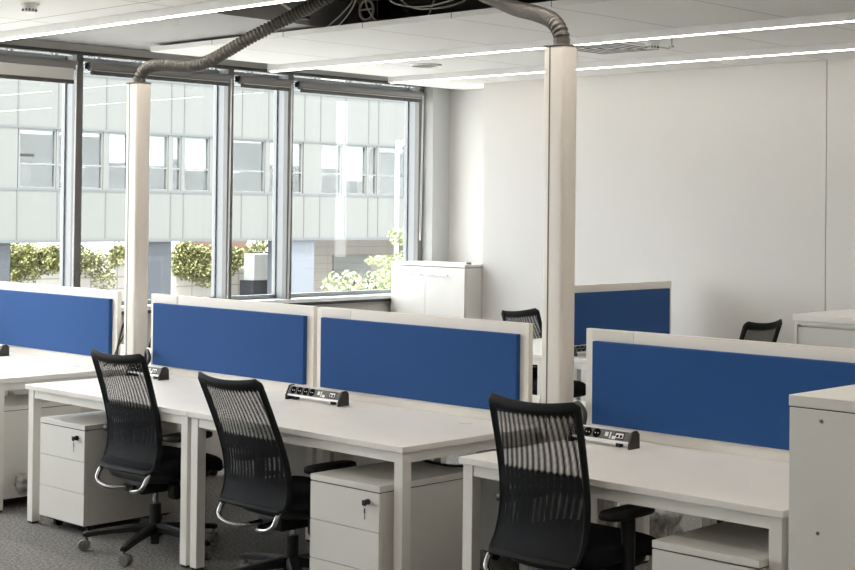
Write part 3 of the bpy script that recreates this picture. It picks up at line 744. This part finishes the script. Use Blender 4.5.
# window strip: (y0, y1, blind share from the top)
wins = [(6.0, 7.6, .5), (8.0, 9.4, 0), (9.4, 11.0, .4), (11.2, 12.8, .2), (12.9, 14.3, .6), (14.4, 15.9, .1), (17.70, 18.90, .09), (18.95, 20.46, .09), (20.63, 21.35, .52), (21.40, 22.77, .55), (22.92, 23.25, .42), (23.36, 24.33, .62), (24.62, 25.10, .3),
        (25.20, 26.55, .06), (26.72, 28.15, .45), (28.95, 29.88, .48), (30.05, 31.02, .72), (31.12, 31.52, .05), (31.62, 33.0, .10), (33.1, 34.5, .4), (34.6, 36.0, 0), (36.1, 37.4, .5), (37.5, 39.0, .3)]
def facade_window(y0, y1, z0, z1, bl, rail):
    mb = MB(); f = 0.05
    mb.box(L(FX-0.14, y0, z0), L(FX-0.04, y0+f, z1)).box(L(FX-0.14, y1-f, z0), L(FX-0.04, y1, z1))
    mb.box(L(FX-0.14, y0+f, z0), L(FX-0.04, y1-f, z0+f)).box(L(FX-0.14, y0+f, z1-f), L(FX-0.04, y1-f, z1))
    if rail: mb.box(L(FX-0.14, y0+f, rail-0.025), L(FX-0.04, y1-f, rail+0.025))
    w = mb.build('window', MT['fframe'], bld)
    B('pane', L(FX-0.10, y0+f, z0+f), L(FX-0.09, y1-f, z1-f), MT['fglass'], w)
    if bl: B('window_blind', L(FX-0.2, y0+f*0.6, z1-(z1-z0)*bl), L(FX-0.19, y1-f*0.6, z1), MT['fblind'], w)
for y0, y1, bl in wins: facade_window(y0, y1, zs+0.03, zh-0.03, bl, 2.86)
solid = [(Y0, 6.0), (7.6, 8.0), (15.9, 17.66), (28.17, 28.93), (39.0, Y1)]
for a, b in solid: B('blank_panel', L(FX-0.2, a, zs), L(FX-0.005, b, zh), MT['panel'], bld)
mb = MB()
prev = None
for (a0, a1, _), (b0, b1, _) in zip(wins[:-1], wins[1:]):
    if b0-a1 < 0.6 and b0-a1 > 0.0: mb.box(L(FX-0.2, a1, zs), L(FX-0.01, b0, zh))
mb.build('pier', MT['panel'], bld)
y = 9.0; k = 0
while y < 40:
    facade_window(y, y+1.3, zu+0.05, zt-0.75, (0, .5, .2, 0, .7)[k % 5], None); y += 1.42; k += 1
# desks and dark furniture glimpsed inside
mb = MB()
for (a, b) in ((18.3, 18.8), (19.8, 20.4), (25.3, 26.1), (29.0, 29.8), (31.7, 32.6)):
    B('interior_desk', L(FX-1.6, a, zs-0.1), L(FX-1.2, b, zs+0.75), MT['dark'], bld)
mb = MB()
for y in (19.95, 25.7, 29.45, 31.75): mb.box(L(FX-0.75, y-0.03, zs), L(FX-0.7, y+0.03, zs+0.68)).box(L(FX-0.75, y-0.35, zs+0.66), L(FX-0.7, y+0.35, zs+0.71))
mb.build('interior_frame', MT['fblind'], bld)
for y0, y1 in ((16.6, 17.55), (22.0, 23.02), (27.6, 28.8), (38, 39), (5, 6)):
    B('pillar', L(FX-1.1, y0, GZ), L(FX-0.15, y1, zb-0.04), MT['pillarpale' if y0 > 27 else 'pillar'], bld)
rw = tag(MB().box((-33.6, 30.6, GZ), (-33.3, 44, 0.68)).build('tiled_wall', MT['tilewall']), 'beige tiled wall in the shade below the office building', 'wall')
B('pale_panel', (-33.3, 32.5, -0.9), (-33.26, 34.4, 0.0), MT['panel'], rw)
B('dark_opening', (-33.3, 33.0, -1.6), (-33.25, 36.0, -0.92), MT['pillar'], rw)
sw = tag(MB().box((-38.5, 8, GZ), (-38.0, 33.0, 0.0)).build('retaining_wall', MT['stonewall']), 'sunlit pale stone wall overgrown with ivy', 'wall')
hb = tag(MB().box((-58, 0, GZ), (-50, 30.5, 3.5)).build('house', MT['stone']), 'pale sunlit house far behind the ivy wall', 'house')
tr = thing('terrace_building', 'white balcony and brown wall beside the ivy', 'building', (-36, 31.6, GZ))
B('balcony', (-0.6, -0.55, 2.62), (0.0, 1.1, 3.58), MT['fblind'], tr)
B('brown_wall', (-3.2, -1.6, 0), (-2.9, 1.5, 4.6), MT['brown'], tr)
B('handrail', (-0.05, -0.55, 3.66), (0.0, 1.1, 3.70), MT['lamp'], tr)
B('base_wall', (-0.9, -0.5, 0), (-0.1, 1.2, 2.6), MT['pillar'], tr)
t = thing('patio_umbrella', 'white patio umbrella over the ivy wall', 'umbrella', (-42.0, 33.9, GZ))
MB().cyl((0, 0, 0), (0, 0, 3.9), 0.03, n=8).build('pole', MT['lamp'], t)
MB().cyl((0, 0, 3.62), (0, 0, 4.15), 1.5, 0.05, n=8).build('canopy', MT['parasol'], t)

def leaves(centres, n, size, m, name, parent=None, flat=None):
    bm = bmesh.new(); r = random.Random(11)
    for c, rad in centres:
        for _ in range(n):
            while True:
                p = Vector((r.uniform(-1, 1), r.uniform(-1, 1), r.uniform(-1, 1)))
                if p.length < 1: break
            p = Vector((p.x*rad[0], p.y*rad[1], p.z*rad[2])) + Vector(c)
            s = size*r.uniform(.6, 1.3)
            R = Matrix.Rotation(r.uniform(0, 6.28), 3, 'Z') @ Matrix.Rotation(r.uniform(-1.1, 1.1), 3, 'X') @ Matrix.Rotation(r.uniform(-.8, .8), 3, 'Y')
            q = [bm.verts.new(p + R @ Vector(v)*s) for v in ((0, -.6, 0), (.42, -.1, .12), (0, .7, 0), (-.42, -.1, .12))]
            bm.faces.new((q[0], q[1], q[2])); bm.faces.new((q[0], q[2], q[3]))
    me = bpy.data.meshes.new(name); bm.to_mesh(me); bm.free(); me.materials.append(m)
    o = bpy.data.objects.new(name, me); COL.objects.link(o)
    if parent is not None: o.parent = parent
    return o
r = random.Random(5); cs = []
for k in range(150):
    y = r.uniform(17, 27.2) if k < 95 else r.uniform(28.6, 32.8)
    top = 0.25
    if 24.6 < y < 25.5 and r.random() < .4: continue
    if 29.6 < y < 32.2: top = 0.0
    if r.random() < .25: continue
    z = top - abs(r.gauss(0, .45)) if y > 25 or y < 23.6 else top - abs(r.gauss(0, .35))
    cs.append(((-37.5, y, z), (0.28, r.uniform(.35, .7), r.uniform(.25, .5))))
iv = leaves(cs, 260, 0.095, MT['leaf'], 'ivy'); tag(iv, 'bright green ivy spilling over the stone wall', 'ivy', kind='stuff')
def tree(label, base, crowns, m, n, size):
    t = thing('tree', label, 'tree', base, 0, 'young trees in the street')
    top = max(c[0][2] for c in crowns)
    MB().tube(bez([(0, 0, 0), (0.03, 0.02, top*0.5), (0.0, 0.0, top)], 6), 0.05, 8, rf=lambda i: 0.06-0.003*i).build('trunk', MT['bark'], t, True)
    o = leaves(crowns, n, size, m, 'crown', t)
    return t
tree('pale yellow-green tree top just above the window sill', (-14, 15.6, GZ), [((0, -.35, 3.75), (.5, .45, .38)), ((0, .5, 3.72), (.5, .5, .40)), ((0, .9, 3.95), (.4, .35, .25)), ((0, 0, 3.4), (.5, .5, .4))], MT['leafy'], 260, 0.085)
tree('pale green branch reaching in beside the street lamp', (-15.7, 19.1, GZ), [((0, -.55, 4.70), (.4, .36, .22)), ((0, -1.15, 4.20), (.4, .45, .12)), ((0, -.4, 4.20), (.5, .5, .22)), ((0, .3, 4.5), (.6, .6, .5))], MT['leafy'], 230, 0.085)
t = thing('street_lamp', 'white street lamp with curved top outside the last window', 'street lamp', (-20, 22.58, GZ))
MB().tube(bez([(0, 0, 0), (0, 0, 6.5), (0, 0.03, 6.75), (0, 0.14, 6.95), (0, 0.35, 7.06), (0, 1.2, 7.1)], 10), 0.055, 12).build('post', MT['lamp'], t, True)
MB().box((-0.12, 1.1, 7.04), (0.12, 1.7, 7.14), 0.03).build('lamp_head', MT['lamp'], t)

# ------------------------------------------------------------------ light
w = bpy.data.worlds.new('World'); scene.world = w; w.use_nodes = True
bg = w.node_tree.nodes['Background']
bg.inputs['Color'].default_value = (0.94, 0.97, 1.0, 1); bg.inputs['Strength'].default_value = 3.7
sun = bpy.data.lights.new('sun', 'SUN'); sun.energy = 6.0; sun.angle = 0.01; sun.color = (1, 0.95, 0.87)
so = bpy.data.objects.new('sun', sun); COL.objects.link(so)
so.rotation_euler = Vector((-0.35, 0.5, -0.85)).to_track_quat('-Z', 'Y').to_euler()

# ------------------------------------------------------------------ camera
f, yaw, pit, rol, CX, CY, CZ, PY = 1499.1599, 0.7701, -0.0117, 0.0109, 7.1348, -4.2779, 1.697, 192.2139
fw = Vector((-math.sin(yaw)*math.cos(pit), math.cos(yaw)*math.cos(pit), -math.sin(pit)))
r0 = Vector((math.cos(yaw), math.sin(yaw), 0)); u0 = r0.cross(fw)
rr = r0*math.cos(rol) + u0*math.sin(rol); uu = -r0*math.sin(rol) + u0*math.cos(rol)
cam = bpy.data.cameras.new('camera'); co = bpy.data.objects.new('camera', cam); COL.objects.link(co)
Mx = Matrix((rr, uu, -fw)).transposed().to_4x4(); Mx.translation = (CX, CY, CZ); co.matrix_world = Mx
cam.sensor_width = 36; cam.sensor_fit = 'HORIZONTAL'; cam.lens = f/855*36
cam.shift_y = -(285-PY)/855; cam.clip_end = 300
scene.camera = co

scene.view_settings.view_transform = 'Standard'; scene.view_settings.look = 'None'
scene.view_settings.gamma = 1; scene.view_settings.use_curve_mapping = False
scene.view_settings.exposure = 1.3
scene.cycles.transparent_max_bounces = 24
scene.cycles.max_bounces = 10; scene.cycles.diffuse_bounces = 6
scene.cycles.use_denoising = True
